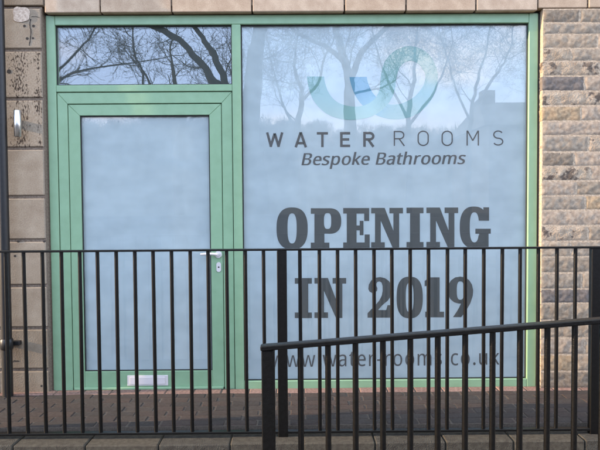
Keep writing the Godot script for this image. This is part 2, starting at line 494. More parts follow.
func uv_block(x0: float, x1: float, y0: float, y1: float, z0: float, z1: float, flip: bool) -> ArrayMesh:
	var st := start()
	st.set_smooth_group(-1)
	var b := 0.006
	var f := [Vector3(x0 + b, y0 + b, z1), Vector3(x1 - b, y0 + b, z1), Vector3(x1 - b, y1 - b, z1), Vector3(x0 + b, y1 - b, z1)]
	var e := [Vector3(x0, y0, z1 - b), Vector3(x1, y0, z1 - b), Vector3(x1, y1, z1 - b), Vector3(x0, y1, z1 - b)]
	var k := [Vector3(x0, y0, z0), Vector3(x1, y0, z0), Vector3(x1, y1, z0), Vector3(x0, y1, z0)]
	var all := [[f[0], f[1], f[2], f[3], Vector3(0, 0, 1)]]
	for i in 4:
		var j := (i + 1) % 4
		var n: Vector3 = ((e[i] + e[j]) * 0.5 - (e[0] + e[2]) * 0.5)
		all.append([f[i], f[j], e[j], e[i], n + Vector3(0, 0, n.length())])
		all.append([e[i], e[j], k[j], k[i], n])
	for q: Array in all:
		for t: Array in [[0, 1, 2], [0, 2, 3]]:
			var v: Array = [q[t[0]], q[t[1]], q[t[2]]]
			if (v[1] - v[0]).cross(v[2] - v[0]).dot(q[4]) > 0.0: v = [v[0], v[2], v[1]]
			for p: Vector3 in v:
				var vv := (p.y - y0) / (y1 - y0)
				st.set_uv(Vector2((p.x - x0) / (x1 - x0), (vv * 0.7 + 0.3) if flip else 1.0 - vv))
				st.add_vertex(p)
	return finish(st)
func rounded_patch(cx: float, cy: float, rx: float, ry: float) -> ArrayMesh:
	var pts := PackedVector2Array()
	for i in 28:
		var t := TAU * i / 28
		var c := cos(t)
		var s := sin(t)
		var r := pow(pow(absf(c), 3.6) + pow(absf(s), 3.6), -1.0 / 3.6) * (1.0 + 0.05 * sin(t * 3.0 + 1.0) + 0.03 * sin(t * 7.0))
		pts.append(Vector2(cx + rx * c * r, cy + ry * s * r))
	return plate([pts], 0.004)
func crack(px: Array, wide: float) -> ArrayMesh:
	var a := PackedVector2Array()
	var b := PackedVector2Array()
	var r := RandomNumberGenerator.new()
	r.seed = int(px[0].x * 10)
	for i in px.size() - 1:
		for k in 5:
			var q: Vector2 = px[i].lerp(px[i + 1], k / 5.0)
			var d: Vector2 = (px[i + 1] - px[i]).normalized()
			var w := P(q.x, q.y, 0)
			var nrm := Vector2(d.y, d.x) * wide * 0.5
			a.append(Vector2(w.x, w.y) + nrm * r.randf_range(0.2, 1.0))
			b.append(Vector2(w.x, w.y) - nrm * r.randf_range(0.2, 1.0))
	b.reverse()
	a.append_array(b)
	return plate([a], 0.0012)

func bar_shape(v: Array, thick: float) -> ArrayMesh:               # a frame bar with cut ends and a softened face edge
	var o := poly(v)
	var inner: PackedVector2Array = Geometry2D.offset_polygon(o, -0.0022, Geometry2D.JOIN_MITER)[0]
	var best := 0
	for i in 4:
		if inner[i].distance_to(o[0]) < inner[best].distance_to(o[0]): best = i
	var st := start()
	st.set_smooth_group(-1)
	var f: Array[Vector3] = []
	var e: Array[Vector3] = []
	var b: Array[Vector3] = []
	for i in 4:
		var near := inner[0]
		for q in inner:
			if q.distance_to(o[i]) < near.distance_to(o[i]): near = q
		f.append(Vector3(near.x, near.y, thick))
		e.append(Vector3(o[i].x, o[i].y, thick - 0.0022))
		b.append(Vector3(o[i].x, o[i].y, 0))
	quad(st, f[0], f[1], f[2], f[3], Vector3(0, 0, 1))
	for i in 4:
		var j := (i + 1) % 4
		var d := o[j] - o[i]
		var n := Vector3(d.y, -d.x, 0).normalized()
		quad(st, e[i], e[j], f[j], f[i], n + Vector3(0, 0, 1))
		quad(st, b[i], b[j], e[j], e[i], n)
	return finish(st)
# flat plates cut from outlines (metres, front at z = thick, back at 0)
func plate(polys: Array, thick: float) -> ArrayMesh:
	var st := start()
	st.set_smooth_group(-1)
	for poly: PackedVector2Array in polys:
		var idx := Geometry2D.triangulate_polygon(poly)
		for i in range(0, idx.size(), 3):
			var a := poly[idx[i]]
			var b := poly[idx[i + 1]]
			var c := poly[idx[i + 2]]
			tri(st, Vector3(a.x, a.y, thick), Vector3(b.x, b.y, thick), Vector3(c.x, c.y, thick), Vector3(0, 0, 1))
		for i in poly.size():
			var a := poly[i]
			var b := poly[(i + 1) % poly.size()]
			var e := b - a
			quad(st, Vector3(a.x, a.y, 0), Vector3(b.x, b.y, 0), Vector3(b.x, b.y, thick), Vector3(a.x, a.y, thick), Vector3(e.y, -e.x, 0))
	return finish(st)

# ------------------------------------------------------------------ shopfront
func build_shopfront() -> void:
	var s := thing("shopfront_frame", "sage green metal shopfront frame with a large frosted window pane", "window frame")
	var zf := -0.05
	var zb := -0.128
	var top := 2.7116
	put("jamb", block(-1.7872, -1.7232, -0.018, top, zb, zf, 0.004), M.green, s)
	put("jamb", block(1.6902, 1.7567, -0.018, top, zb, zf, 0.004), M.green, s)
	put("head_rail", block(-1.7230, 1.6900, 2.6435, top, zb, zf - 0.0012, 0.004), M.green, s)
	put("mullion", block(-0.4545, -0.3904, -0.018, 2.6433, zb, zf, 0.004), M.green, s)
	put("transom_rail", block(-1.7230, -0.4547, 2.1665, 2.2151, zb, zf - 0.0012, 0.004), M.green, s)
	put("sill_rail", block(-0.3902, 1.6900, -0.018, 0.0503, zb, zf - 0.0012, 0.004), M.green, s)
	# inner door frame
	var zd := Vector3(0, 0, zb)
	put("door_jamb", bar_shape([-1.7182, -0.018, -1.6470, -0.018, -1.6470, 2.0822, -1.7182, 2.1607], zf - 0.007 - zb), M.green, s, zd)
	put("door_jamb", bar_shape([-0.5324, -0.018, -0.4594, -0.018, -0.4594, 2.1607, -0.5324, 2.0822], zf - 0.007 - zb), M.green, s, zd)
	put("door_head", bar_shape([-1.6462, 2.083, -0.5332, 2.083, -0.4602, 2.1615, -1.7174, 2.1615], zf - 0.007 - zb), M.green, s, zd)
	put("cavity_closer", block(-1.7231, -1.7183, -0.018, 2.1660, zb, zf - 0.02, 0.0), M.gasket, s)
	put("cavity_closer", block(-0.4593, -0.4546, -0.018, 2.1660, zb, zf - 0.02, 0.0), M.gasket, s)
	put("cavity_closer", block(-1.7181, -0.4595, 2.1616, 2.1664, zb, zf - 0.02, 0.0), M.gasket, s)
	put("threshold", block(-1.786, -0.40, -0.040, -0.0185, -0.125, -0.012, 0.003), M.threshold, s)
	put("sealant", block(1.757, 1.771, -0.02, 2.71, -0.128, -0.058, 0.0), M.gasket, s)
	put("sealant", block(-1.8015, -1.7875, -0.02, 2.71, -0.128, -0.058, 0.0), M.joint, s)
	put("sealant", block(-1.8015, 1.771, 2.7118, 2.7155, -0.128, -0.056, 0.0), M.gasket, s)
	put("sub_sill", block(-0.395, 1.765, -0.044, -0.0185, -0.125, -0.030, 0.003), M.pink_bricks[0], s)
	glaze(s, -1.7232, -0.4545, 2.2151, 2.6435, "transom")
	glaze(s, -0.3904, 1.6902, 0.0503, 2.6435, "window")
	put("privacy_film", block(-0.3880, 1.6880, 0.0530, 2.6410, -0.0915, -0.0895, 0.0), M.film, s)
func glaze(parent: Node3D, x0: float, x1: float, y0: float, y1: float, called: String) -> void:
	var e := 0.0004
	put(called + "_pane", block(x0 + e, x1 - e, y0 + e, y1 - e, -0.086, -0.080, 0.0), M.glass, parent)
	if called == "transom": put(called + "_pane", block(x0 + e, x1 - e, y0 + e, y1 - e, -0.108, -0.102, 0.0), M.glass, parent)
	var g := 0.008
	var st := start()
	for r: Array in [[x0 + e, x0 + g, y0 + e, y1 - e], [x1 - g, x1 - e, y0 + e, y1 - e], [x0 + g + e, x1 - g - e, y0 + e, y0 + g], [x0 + g + e, x1 - g - e, y1 - g, y1 - e]]:
		add_block(st, Vector3(r[0], r[2], -0.0795), Vector3(r[1], r[3], -0.070), 0.002)
	put("gasket", finish(st), M.gasket, parent)

func build_door() -> void:
	var d := thing("shop_door", "sage green glazed shop door with frosted pane and lever handle", "door", Vector3(-1.643, 0, 0))
	var off := Vector3(1.643, 0, 0)
	var zf := -0.0605
	var zb := -0.122
	put("stile", bar_shape([-1.6425, 0.004, -1.5607, 0.004, -1.5607, 1.9972, -1.6425, 2.0762], zf - zb), M.green, d, off + Vector3(0, 0, zb))
	put("stile", bar_shape([-0.6230, 0.004, -0.5370, 0.004, -0.5370, 2.0762, -0.6230, 1.9972], zf - zb), M.green, d, off + Vector3(0, 0, zb))
	put("top_rail", bar_shape([-1.5603, 1.9980, -0.6234, 1.9980, -0.5378, 2.0770, -1.6417, 2.0770], zf - zb), M.green, d, off + Vector3(0, 0, zb))
	put("bottom_rail", block(-1.5605, -0.6232, 0.004, 0.1286, zb, zf - 0.001, 0.003), M.green, d, off)
	put("weather_bar", block(-1.635, -0.542, -0.004, 0.014, zf + 0.0005, zf + 0.022, 0.004), M.green, d, off)
	var g := Node3D.new()
	g.name = "glazing"
	d.add_child(g)
	g.position = off
	glaze(g, -1.5607, -0.6230, 0.1286, 1.9980, "door")
	put("privacy_film", block(-1.558, -0.6257, 0.1312, 1.9955, -0.0915, -0.0895, 0.0), M.film, g)
	# lever handle on a rose, pointing left, and lock escutcheon
	var h := put("handle", tube([Vector3(-0.569, 0.984, zf - 0.002), Vector3(-0.569, 0.984, zf + 0.008)], [0.026, 0.025], 20), M.white_metal, d, off)
	var lever := []
	var lr := []
	for i in 11:
		var t := i / 10.0
		lever.append(Vector3(-0.569 - 0.125 * t, 0.988 + 0.004 * sin(t * PI), zf + 0.045))
		lr.append(0.0105 - 0.002 * t)
	put("neck", tube([Vector3(-0.569, 0.986, zf + 0.008), Vector3(-0.569, 0.986, zf + 0.05)], [0.009, 0.009], 12), M.white_metal, h)
	put("lever", tube(lever, lr, 10), M.white_metal, h)
	var esc := PackedVector2Array()
	for i in 28:
		var t := TAU * i / 28
		esc.append(Vector2(-0.5675 + 0.0165 * cos(t), 0.892 + 0.019 * sign(sin(t)) + 0.0165 * sin(t)))
	var es := put("lock_escutcheon", plate([esc], 0.008), M.white_metal, d, off + Vector3(0, 0, zf))
	put("keyhole", tube([Vector3(-0.5675, 0.892, 0.004), Vector3(-0.5675, 0.892, 0.0095)], [0.006, 0.006], 10), M.gasket, es)
	# letter plate
	var lp := put("letter_plate", block(-1.248, -0.949, 0.022, 0.099, zf - 0.0008, zf + 0.006, 0.003), M.white_metal, d, off)
	put("flap", block(-1.228, -0.969, 0.034, 0.087, zf + 0.0064, zf + 0.011, 0.003), M.white_metal, lp)

# ------------------------------------------------------------------ lettering on the film, traced as outlines
func lift(poly: PackedVector2Array, x: float, base: float, slope := 0.0) -> PackedVector2Array:
	var out := PackedVector2Array()
	for p in poly:
		var q := P(x + p.x, base - p.y, -0.0881)
		out.append(Vector2(q.x, q.y))
	return out
func rect(x0: float, x1: float, y0: float, y1: float) -> PackedVector2Array:
	return PackedVector2Array([Vector2(x0, y0), Vector2(x1, y0), Vector2(x1, y1), Vector2(x0, y1)])
func oval(cx: float, cy: float, rx: float, ry: float, e := 2.0, n := 40) -> PackedVector2Array:
	var out := PackedVector2Array()
	for i in n:
		var t := TAU * i / n
		var c := cos(t)
		var s := sin(t)
		out.append(Vector2(cx + rx * sign(c) * pow(absf(c), 2.0 / e), cy + ry * sign(s) * pow(absf(s), 2.0 / e)))
	return out
func poly(v: Array) -> PackedVector2Array:
	var out := PackedVector2Array()
	for i in range(0, v.size(), 2): out.append(Vector2(v[i], v[i + 1]))
	return out
func joined(parts: Array) -> PackedVector2Array:
	var a: PackedVector2Array = parts[0]
	for i in range(1, parts.size()):
		var m := Geometry2D.merge_polygons(a, parts[i])
		a = m[0]
		for q in m:
			if not Geometry2D.is_polygon_clockwise(q) and q.size() > 2 and area(q) > area(a): a = q
	return a
func area(q: PackedVector2Array) -> float:
	var s := 0.0
	for i in q.size(): s += q[i].cross(q[(i + 1) % q.size()])
	return absf(s) * 0.5
func cut(outer: PackedVector2Array, hole: PackedVector2Array, at_x: float) -> Array:    # outline less a hole, in two pieces that meet at at_x
	var out := []
	for half in [rect(-99, at_x, -99, 99), rect(at_x, 99, -99, 99)]:
		for q in Geometry2D.intersect_polygons(outer, half):
			for r in Geometry2D.clip_polygons(q, hole):
				if not Geometry2D.is_polygon_clockwise(r): out.append(r)
	return out
func slab_glyph(ch: String) -> Array:
	match ch:
		"I": return [joined([rect(3.6, 13.4, 0, 40), rect(0, 17, 0, 5.6), rect(0, 17, 34.4, 40)])]
		"N": return [joined([poly([3.8, 40, 3.8, 0, 9.6, 0, 9.6, 27, 21.5, 0, 28, 0, 28, 40, 22.2, 40, 22.2, 17, 13.5, 40]), rect(0, 13.6, 0, 5.6), rect(0, 13.5, 34.4, 40), rect(18.2, 31.8, 34.4, 40)])]
		"E": return [joined([rect(3.6, 13.4, 0, 40), rect(0, 26, 34.4, 40), rect(0, 26.5, 0, 5.6), rect(21, 26, 27, 40), rect(21.5, 26.5, 0, 13.5), rect(13, 19, 17.6, 22.6), rect(16.5, 20.3, 12.8, 27.2)])]
		"P": return cut(joined([joined([rect(3.6, 13.6, 0, 40), rect(0, 18.6, 0, 5.6)]), joined([rect(0, 19, 34.4, 40), rect(3.6, 19, 14.5, 40), oval(18.5, 27.2, 12, 12.8, 2.4)])]), oval(16.8, 27.2, 3.6, 7.9, 3.0), 16.8)
		"O": return cut(oval(15.6, 20, 15.6, 21, 2.5, 56), oval(15.6, 20, 4.6, 15, 2.6, 48), 15.6)
		"0": return cut(oval(13.1, 20, 13.1, 20.8, 2.6, 56), oval(13.1, 20, 3.9, 14.6, 2.8, 48), 13.1)
		"G":
			var ring: Array = cut(oval(14.2, 20, 14.2, 20.8, 2.5, 56), oval(14.6, 20, 4.6, 15, 2.6, 48), 14.6)
			var out := []
			for r in ring:
				for q in Geometry2D.clip_polygons(r, rect(15.2, 40, 12, 26.6)): out.append(q)
			for i in out.size():
				if out[i][0].x > 14.5 or area(out[i]) < 200:
					var mid := Vector2.ZERO
					for v in out[i]: mid += v / out[i].size()
					if mid.x > 14.5 and mid.y > 20: out[i] = joined([out[i], rect(23.6, 29.3, 26.6, 40)])
					elif mid.x > 14.5: out[i] = joined([out[i], joined([rect(19.4, 28.8, 0, 17), rect(15.6, 31, 13.6, 18.6)])])
			return out
		"1": return [joined([rect(4.8, 14.4, 0, 40), rect(0, 18.8, 0, 5.6), poly([4.9, 40, -0.6, 36.5, -0.6, 31, 4.9, 32])])]
		"2":
			return [poly([0, 0, 24.6, 0, 24.6, 12.5, 20, 12.5, 18.6, 7.6, 10.5, 7.6, 14.5, 12.2, 20.4, 17.2, 23.6, 22, 24.6, 27.2, 23.8, 32.5, 21.2, 36.8, 17.2, 39.6, 12.4, 40.6, 7.4, 39.8, 3.6, 37.2, 1.3, 33.2, 0.7, 28.6, 2, 26, 4.6, 24.6, 7.6, 25, 9.5, 27, 9.8, 29.6, 8.8, 31.8, 8.7, 34, 10, 35.8, 12, 36.2, 14, 35, 15, 31.8, 15.1, 27, 14.2, 22, 11.6, 17, 7.2, 11.8, 2.4, 7, 0, 4.4])]
		"9":
			return cut(poly([12.8, 40.6, 17.6, 39.8, 21.6, 37, 24.4, 32.6, 25.6, 27, 25.2, 21.4, 22.8, 14, 18.6, 6.6, 13.6, 0, 5.4, 0, 8.6, 4.6, 11.6, 9.6, 13.4, 13.6, 11, 13.6, 6.6, 14.8, 2.8, 18, 0.6, 22.6, 0, 27.4, 0.8, 32.2, 3.4, 36.8, 7.6, 39.8]), oval(12.8, 26.6, 3.6, 9.2, 2.8), 12.8)
	return []
func strokes(lines: Array, wide: float) -> Array:
	var out := []
	for l: PackedVector2Array in lines:
		for q in Geometry2D.offset_polyline(l, wide * 0.5, Geometry2D.JOIN_MITER, Geometry2D.END_BUTT):
			if not Geometry2D.is_polygon_clockwise(q): out.append(q)
	return out
func arc(cx: float, cy: float, rx: float, ry: float, a0: float, a1: float, n := 18) -> PackedVector2Array:
	var out := PackedVector2Array()
	for i in n + 1:
		var t := deg_to_rad(lerpf(a0, a1, float(i) / n))
		out.append(Vector2(cx + rx * cos(t), cy + ry * sin(t)))
	return out
func place_letter(polys: Array, x: float, base: float, m: Material, parent: Node3D) -> void:
	var w := []
	for q in polys: w.append(lift(q, x, base))
	var n := put("letter", plate(w, 0.0011), m, parent, Vector3(0, 0, -0.0893))
func text_plate(words: String, bold: bool, x0: float, x1: float, base0: float, base1: float, cap_px: float, slant: float, m: Material, parent: Node3D, spacing := 0.0, weight := 0.0) -> void:
	# words set in a plain sans, sized and slanted to the space they fill
	var f := SystemFont.new()
	f.font_names = PackedStringArray(["Droid Sans"])
	f.font_weight = 700 if bold else 400
	var total := 0.0
	var glyphs := []
	for i in words.length():
		var tm := TextMesh.new()
		tm.font = f
		tm.font_size = 64
		tm.pixel_size = 0.01
		tm.depth = 0.0
		tm.curve_step = 0.5
		tm.text = words[i]
		tm.horizontal_alignment = HORIZONTAL_ALIGNMENT_LEFT
		tm.vertical_alignment = VERTICAL_ALIGNMENT_BOTTOM
		var adv := f.get_string_size(words[i], HORIZONTAL_ALIGNMENT_LEFT, -1, 64).x * 0.01
		glyphs.append([tm, total])
		total += adv + spacing
	# the capital's height in the font, measured from its mesh
	var probe := TextMesh.new()
	probe.font = f; probe.font_size = 64; probe.pixel_size = 0.01; probe.depth = 0.0; probe.text = "B"
	probe.horizontal_alignment = HORIZONTAL_ALIGNMENT_LEFT
	probe.vertical_alignment = VERTICAL_ALIGNMENT_BOTTOM
	var box := probe.get_aabb()
	var floor_y := box.position.y
	var k := cap_px / box.size.y
	var kx := (x1 - x0) / total
	for i in words.length():
		if words[i] == " ": continue
		var arr: Array = (glyphs[i][0] as TextMesh).get_mesh_arrays()
		var vs: PackedVector3Array = arr[Mesh.ARRAY_VERTEX]
		var ids: PackedInt32Array = arr[Mesh.ARRAY_INDEX] if arr[Mesh.ARRAY_INDEX] != null else PackedInt32Array(range(vs.size()))
		var st := start()
		st.set_smooth_group(-1)
		for pass_ in (3 if weight > 0.0 else 1):
			var out: Array[Vector3] = []
			for v in vs:
				var gx: float = (v.x + glyphs[i][1]) * kx
				var gy := (v.y - floor_y) * k
				var px: float = x0 + gx + slant * gy + weight * (pass_ - 1)
				var q := P(px, lerpf(base0, base1, gx / (x1 - x0)) - gy, -0.0881)
				out.append(Vector3(q.x, q.y, 0.0011 + 0.00015 * pass_))
			for j in range(0, ids.size(), 3):
				tri(st, out[ids[j]], out[ids[j + 1]], out[ids[j + 2]], Vector3(0, 0, 1))
		put("letter", finish(st), m, parent, Vector3(0, 0, -0.0893))
func ribbon(px: Array, wide: Array, cols: Array, z: float) -> ArrayMesh:
	var c := Curve2D.new()
	for i in px.size():
		var t := Vector2.ZERO
		if i > 0 and i < px.size() - 1: t = (px[i + 1] - px[i - 1]) / 6.0
		c.add_point(px[i], -t, t)
	var n := 60
	var len := c.get_baked_length()
	var st := start()
	st.set_smooth_group(-1)
	var last := []
	for i in n + 1:
		var f := float(i) / n
		var q := c.sample_baked(f * len, true)
		var d := (c.sample_baked(minf(f + 0.01, 1.0) * len, true) - c.sample_baked(maxf(f - 0.01, 0.0) * len, true)).normalized()
		var s := f * (wide.size() - 1)
		var w: float = lerpf(wide[int(s)], wide[mini(int(s) + 1, wide.size() - 1)], s - int(s))
		if i == 0: d = Vector2(0, 1)
		var nn := Vector2(-d.y, d.x) * w * 0.5
		var a := P(q.x + nn.x, q.y + nn.y, -0.0881)
		var b := P(q.x - nn.x, q.y - nn.y, -0.0881)
		var sc := f * (cols.size() - 1)
		var col: Color = cols[int(sc)].lerp(cols[mini(int(sc) + 1, cols.size() - 1)], sc - int(sc))
		var now := [Vector3(a.x, a.y, z), Vector3(b.x, b.y, z), col]
		if i > 0:
			for v: Array in [[last[0], last[2]], [last[1], last[2]], [now[1], col], [last[0], last[2]], [now[1], col], [now[0], col]]:
				st.set_color(v[1])
				st.set_normal(Vector3(0, 0, 1))
				st.add_vertex(v[0])
		last = now
	return st.commit()
func build_lettering() -> void:
	var film: Node3D = get_node("shopfront_frame/privacy_film")
	# two lines of heavy slab capitals
	for g: Array in [["O", 276.5], ["P", 310.8], ["E", 343.2], ["N", 371.2], ["I", 406.5], ["N", 426.4], ["G", 459.8]]:
		place_letter(slab_glyph(g[0]), g[1], 248.4 - (g[1] - 276.0) * 0.006, M.charcoal, film)
	for g: Array in [["I", 294.8], ["N", 314.4], ["2", 367.6], ["0", 396.6], ["1", 425.3], ["9", 447.6]]:
		place_letter(slab_glyph(g[0]), g[1], 318.2 - (g[1] - 276.0) * 0.006, M.charcoal, film)
	# widely spaced name, first word heavy, second light
	var H := 15.0
	var b := 2.5
	var base := 147.4
	place_letter(strokes([poly([1, H, 4.9, 0.6]), poly([4.4, 0.6, 8.5, H - 1]), poly([8.5, H - 1, 12.6, 0.6]), poly([12.1, 0.6, 16, H])], b), 266.2, base, M.ink, film)
	place_letter(strokes([poly([1, 0, 6, H]), poly([6, H, 11.2, 0]), poly([2.6, 4.2, 9.6, 4.2])], b), 294.7, base - 0.1, M.ink, film)
	place_letter(strokes([poly([0, H - 1.2, 11.2, H - 1.2]), poly([5.6, 0, 5.6, H - 2.4])], b), 316.8, base - 0.3, M.ink, film)
	place_letter(strokes([poly([1.2, 0, 1.2, H]), poly([2.4, 1.2, 10, 1.2]), poly([2.4, 7.6, 9, 7.6]), poly([2.4, H - 1.2, 10, H - 1.2])], b), 340.2, base - 0.4, M.ink, film)
	var rb := arc(6.2, 10.6, 3.8, 3.2, -90, 90)
	place_letter(strokes([poly([1.2, 0, 1.2, H]), poly([2.4, H - 1.2, 6.2, H - 1.2]), rb, poly([2.4, 7.4, 6.2, 7.4]), poly([5.4, 6.6, 10.2, 0])], b), 363.3, base - 0.6, M.ink, film)
	b = 1.25
	base = 145.9
	place_letter(strokes([poly([0.6, 0, 0.6, H]), poly([1.2, H - 0.6, 6.0, H - 0.6]), arc(6.0, 10.8, 4.0, 3.6, -90, 90), poly([1.2, 7.2, 6.0, 7.2]), poly([5.4, 7.0, 10.6, 0])], b), 393.8, base, M.ink, film)
	for x: float in [417.6, 441.6]:
		place_letter(strokes([arc(5.6, H - 5, 5, 4.6, 0, 180), arc(5.6, 5, 5, 4.6, 180, 360), poly([0.6, 5, 0.6, H - 5]), poly([10.6, 5, 10.6, H - 5])], b), x, base - 0.1, M.ink, film)
	place_letter(strokes([poly([0.6, 0, 0.6, H]), poly([0.8, H, 6.2, 5]), poly([6.2, 5, 11.6, H]), poly([11.8, 0, 11.8, H])], b), 466.6, base - 0.3, M.ink, film)
	place_letter(strokes([arc(5.2, 10.9, 4.4, 3.6, 30, 270), arc(5.2, 3.9, 4.6, 3.4, 90, -155)], b), 493, base - 0.4, M.ink, film)
	text_plate("Bespoke Bathrooms", false, 300.0, 465.0, 165.2, 164.0, 12.0, 0.21, M.ink, film, 0.0, 0.28)
	text_plate("www.water-rooms.co.uk", false, 270.5, 500.5, 367.2, 364.6, 15.5, 0.0, M.ink, film, 0.03)
	# wave emblem: two ribbons that cross and close in a loop
	var teal := Color(0.14, 0.29, 0.27)
	var pale := Color(0.20, 0.36, 0.36)
	var blue := Color(0.08, 0.24, 0.34)
	var o := put("emblem_ribbon", ribbon([Vector2(315.5, 76.5), Vector2(317, 86), Vector2(322, 98), Vector2(333, 108.5), Vector2(349, 113), Vector2(366, 111.5), Vector2(379, 104), Vector2(386.5, 92), Vector2(388.5, 78), Vector2(392, 65), Vector2(400, 56.5), Vector2(411, 53.5), Vector2(423, 58.5), Vector2(430.5, 70), Vector2(431.5, 79)], [17, 17, 15, 13, 13, 15, 16, 15, 14, 12], [teal, teal, Color(0.25, 0.43, 0.40), teal, pale, pale], 0.0013), M.logo, film, Vector3(0, 0, -0.0893))
	var o2 := put("emblem_ribbon", ribbon([Vector2(358, 77), Vector2(361, 88), Vector2(367.5, 99), Vector2(379, 108.5), Vector2(393, 112), Vector2(408, 109.5), Vector2(421, 101), Vector2(429, 89), Vector2(431.5, 79), Vector2(431, 72)], [17, 16.5, 15.5, 14, 15, 16, 15, 13, 12], [blue, blue, Color(0.17, 0.36, 0.43), pale, pale, pale, pale, pale], 0.0008), M.logo, film, Vector3(0, 0, -0.0893))

# ------------------------------------------------------------------ railings
func build_railings() -> void:
	var zr := 0.785
	var r := thing("guard_railing", "black iron guard railing with upright bars standing on the terrace kerb", "railing", Vector3(0, -0.043, zr))
	var off := Vector3(0, 0.043, 0)
	var top := P(300, 249.4, zr).y
	var low := P(300, 431.4, zr).y
	put("top_rail", block(-2.95, 3.0, top - 0.006, top + 0.006, -0.020, 0.020, 0.002), M.black, r, off)
	put("bottom_rail", block(-2.95, 3.0, low - 0.007, low + 0.007, -0.018, 0.018, 0.002), M.black, r, off)
	var posts := [P(282.5, 340, zr).x, P(594.5, 340, zr).x]
	posts.append(posts[0] - (posts[1] - posts[0]))
	for x: float in posts:
		put("post", block(x - 0.029, x + 0.029, -0.046, top - 0.0062, -0.006 - 0.014, 0.014 + 0.006, 0.003), M.black, r, off)
	var bar := tube([Vector3(0, low + 0.0072, 0), Vector3(0, top - 0.0062, 0)], [0.0112, 0.0112], 12)
	var step := (P(574.9, 300, zr).x - P(24.9, 300, zr).x) / 30.0
	var x := P(24.9, 300, zr).x - step * 9
	while x < 2.95:
		var free := true
		for p: float in posts:
			if absf(p - x) < 0.055: free = false
		if free:
			var o := put("bar", bar, M.black, r, off + Vector3(x + rng.randf_range(-0.0015, 0.0015), 0, 0))
			o.rotation.z = rng.randf_range(-0.0028, 0.0028)
		x += step
	# nearer railing, its handrail climbs with the ramp
	var zn := 1.95
	var h := thing("ramp_railing", "black iron railing with handrail climbing to the right along the ramp", "railing", Vector3(P(266, 400, zn).x, -0.28, zn))
	var o0: Vector3 = -h.position
	o0.z = 0
	var a := P(261.5, 347.6, zn)
	var b := P(600, 320.4, zn)
	var slope := (b.y - a.y) / (b.x - a.x)
	var dir := Vector3(1, slope, 0).normalized()
	var hr := put("handrail", block(-0.004, 2.2, -0.0105, 0.0105, -0.024, 0.024, 0.004), M.black, h, o0 + Vector3(a.x, a.y, 0))
	hr.rotation.z = atan(slope)
	var base_gap := 0.98
	var br := put("bottom_rail", block(0.03, 2.2, -0.007, 0.007, -0.018, 0.018, 0.002), M.black, h, o0 + Vector3(a.x, a.y - base_gap, 0))
	br.rotation.z = atan(slope)
	for px: float in [a.x + 0.027, a.x + 1.90]:
		var ty := a.y + slope * (px - a.x) - 0.012
		put("post", block(px - 0.027, px + 0.027, ty - 1.13, ty, -0.02, 0.02, 0.003), M.black, h, o0)
	var step2 := (P(574.2, 400, zn).x - P(300.8, 400, zn).x) / 10.0
	var bar2 := tube([Vector3(0, -base_gap + 0.0, 0), Vector3(0, -0.0115, 0)], [0.0122, 0.0122], 12)
	x = P(300.8, 400, zn).x
	while x < a.x + 2.15:
		if absf(x - (a.x + 1.90)) > 0.06:
			put("bar", bar2, M.black, h, o0 + Vector3(x, a.y + slope * (x - a.x), 0))
		x += step2

# ------------------------------------------------------------------ downpipe, wall light
func build_small_things() -> void:
	var d := thing("downpipe", "black round rainwater downpipe fixed to the sandstone pier", "downpipe", Vector3(-2.062, 0, 0.075))
	put("pipe", tube([Vector3(0, -0.05, 0), Vector3(0, 3.1, 0)], [0.036, 0.036], 24), M.pipe, d)
	for y: float in [0.33, 2.95]:
		put("collar", tube([Vector3(0, y, 0), Vector3(0, y + 0.008, 0), Vector3(0, y + 0.07, 0), Vector3(0, y + 0.078, 0)], [0.038, 0.044, 0.044, 0.038], 24), M.pipe, d)
		put("bracket", block(-0.075, 0.075, y + 0.02, y + 0.05, -0.073, -0.030, 0.004), M.pipe, d)
	var c := P(17.6, 123.5, 0.06)
	var l := thing("wall_light", "slim brushed steel cylinder light on a bracket on the sandstone pier", "wall light", Vector3(c.x, c.y, 0))
	put("cylinder", tube([Vector3(0, -0.093, 0.06), Vector3(0, -0.090, 0.06), Vector3(0, 0.090, 0.06), Vector3(0, 0.093, 0.06)], [0.022, 0.026, 0.026, 0.022], 24), M.steel, l)
	put("bracket", block(-0.012, 0.012, -0.03, 0.03, 0.0005, 0.036, 0.002), M.steel, l)
	for y: float in [-0.0935, 0.0935]:
		put("lens", tube([Vector3(0, y - 0.0006, 0.06), Vector3(0, y + 0.0006, 0.06)], [0.017, 0.017], 18), M.pane_dark, l)
	put("cable_stub", tube([Vector3(0.062, 0.0, -0.004), Vector3(0.062, -0.004, 0.010)], [0.006, 0.005], 10), M.steel, l)

# ------------------------------------------------------------------ the other side of the street, which the glass mirrors
var depth_limit := 4
var twig_v := PackedVector3Array()
var twig_n := PackedVector3Array()
func add_twig(path: Array, radii: Array) -> void:                 # a three-sided tapering twig
	var u := Vector3.ZERO
	var old: Array[Vector3] = []
	var old_n: Array[Vector3] = []
	for i in path.size():
		var d: Vector3 = (path[mini(i + 1, path.size() - 1)] - path[maxi(i - 1, 0)]).normalized()
		u = d.cross(Vector3(0.31, 0.17, 0.93)).normalized()
		var w := d.cross(u)
		var nn: Array[Vector3] = [u, w * 0.866 - u * 0.5, -w * 0.866 - u * 0.5]
		var now: Array[Vector3] = []
		for k in 3: now.append(path[i] + nn[k] * radii[i])
		if i > 0:
			for k in 3:
				var k2 := (k + 1) % 3
				twig_v.append_array([old[k], now[k], now[k2], old[k], now[k2], old[k2]])
				twig_n.append_array([old_n[k], nn[k], nn[k2], old_n[k], nn[k2], old_n[k2]])
		old = now
		old_n = nn
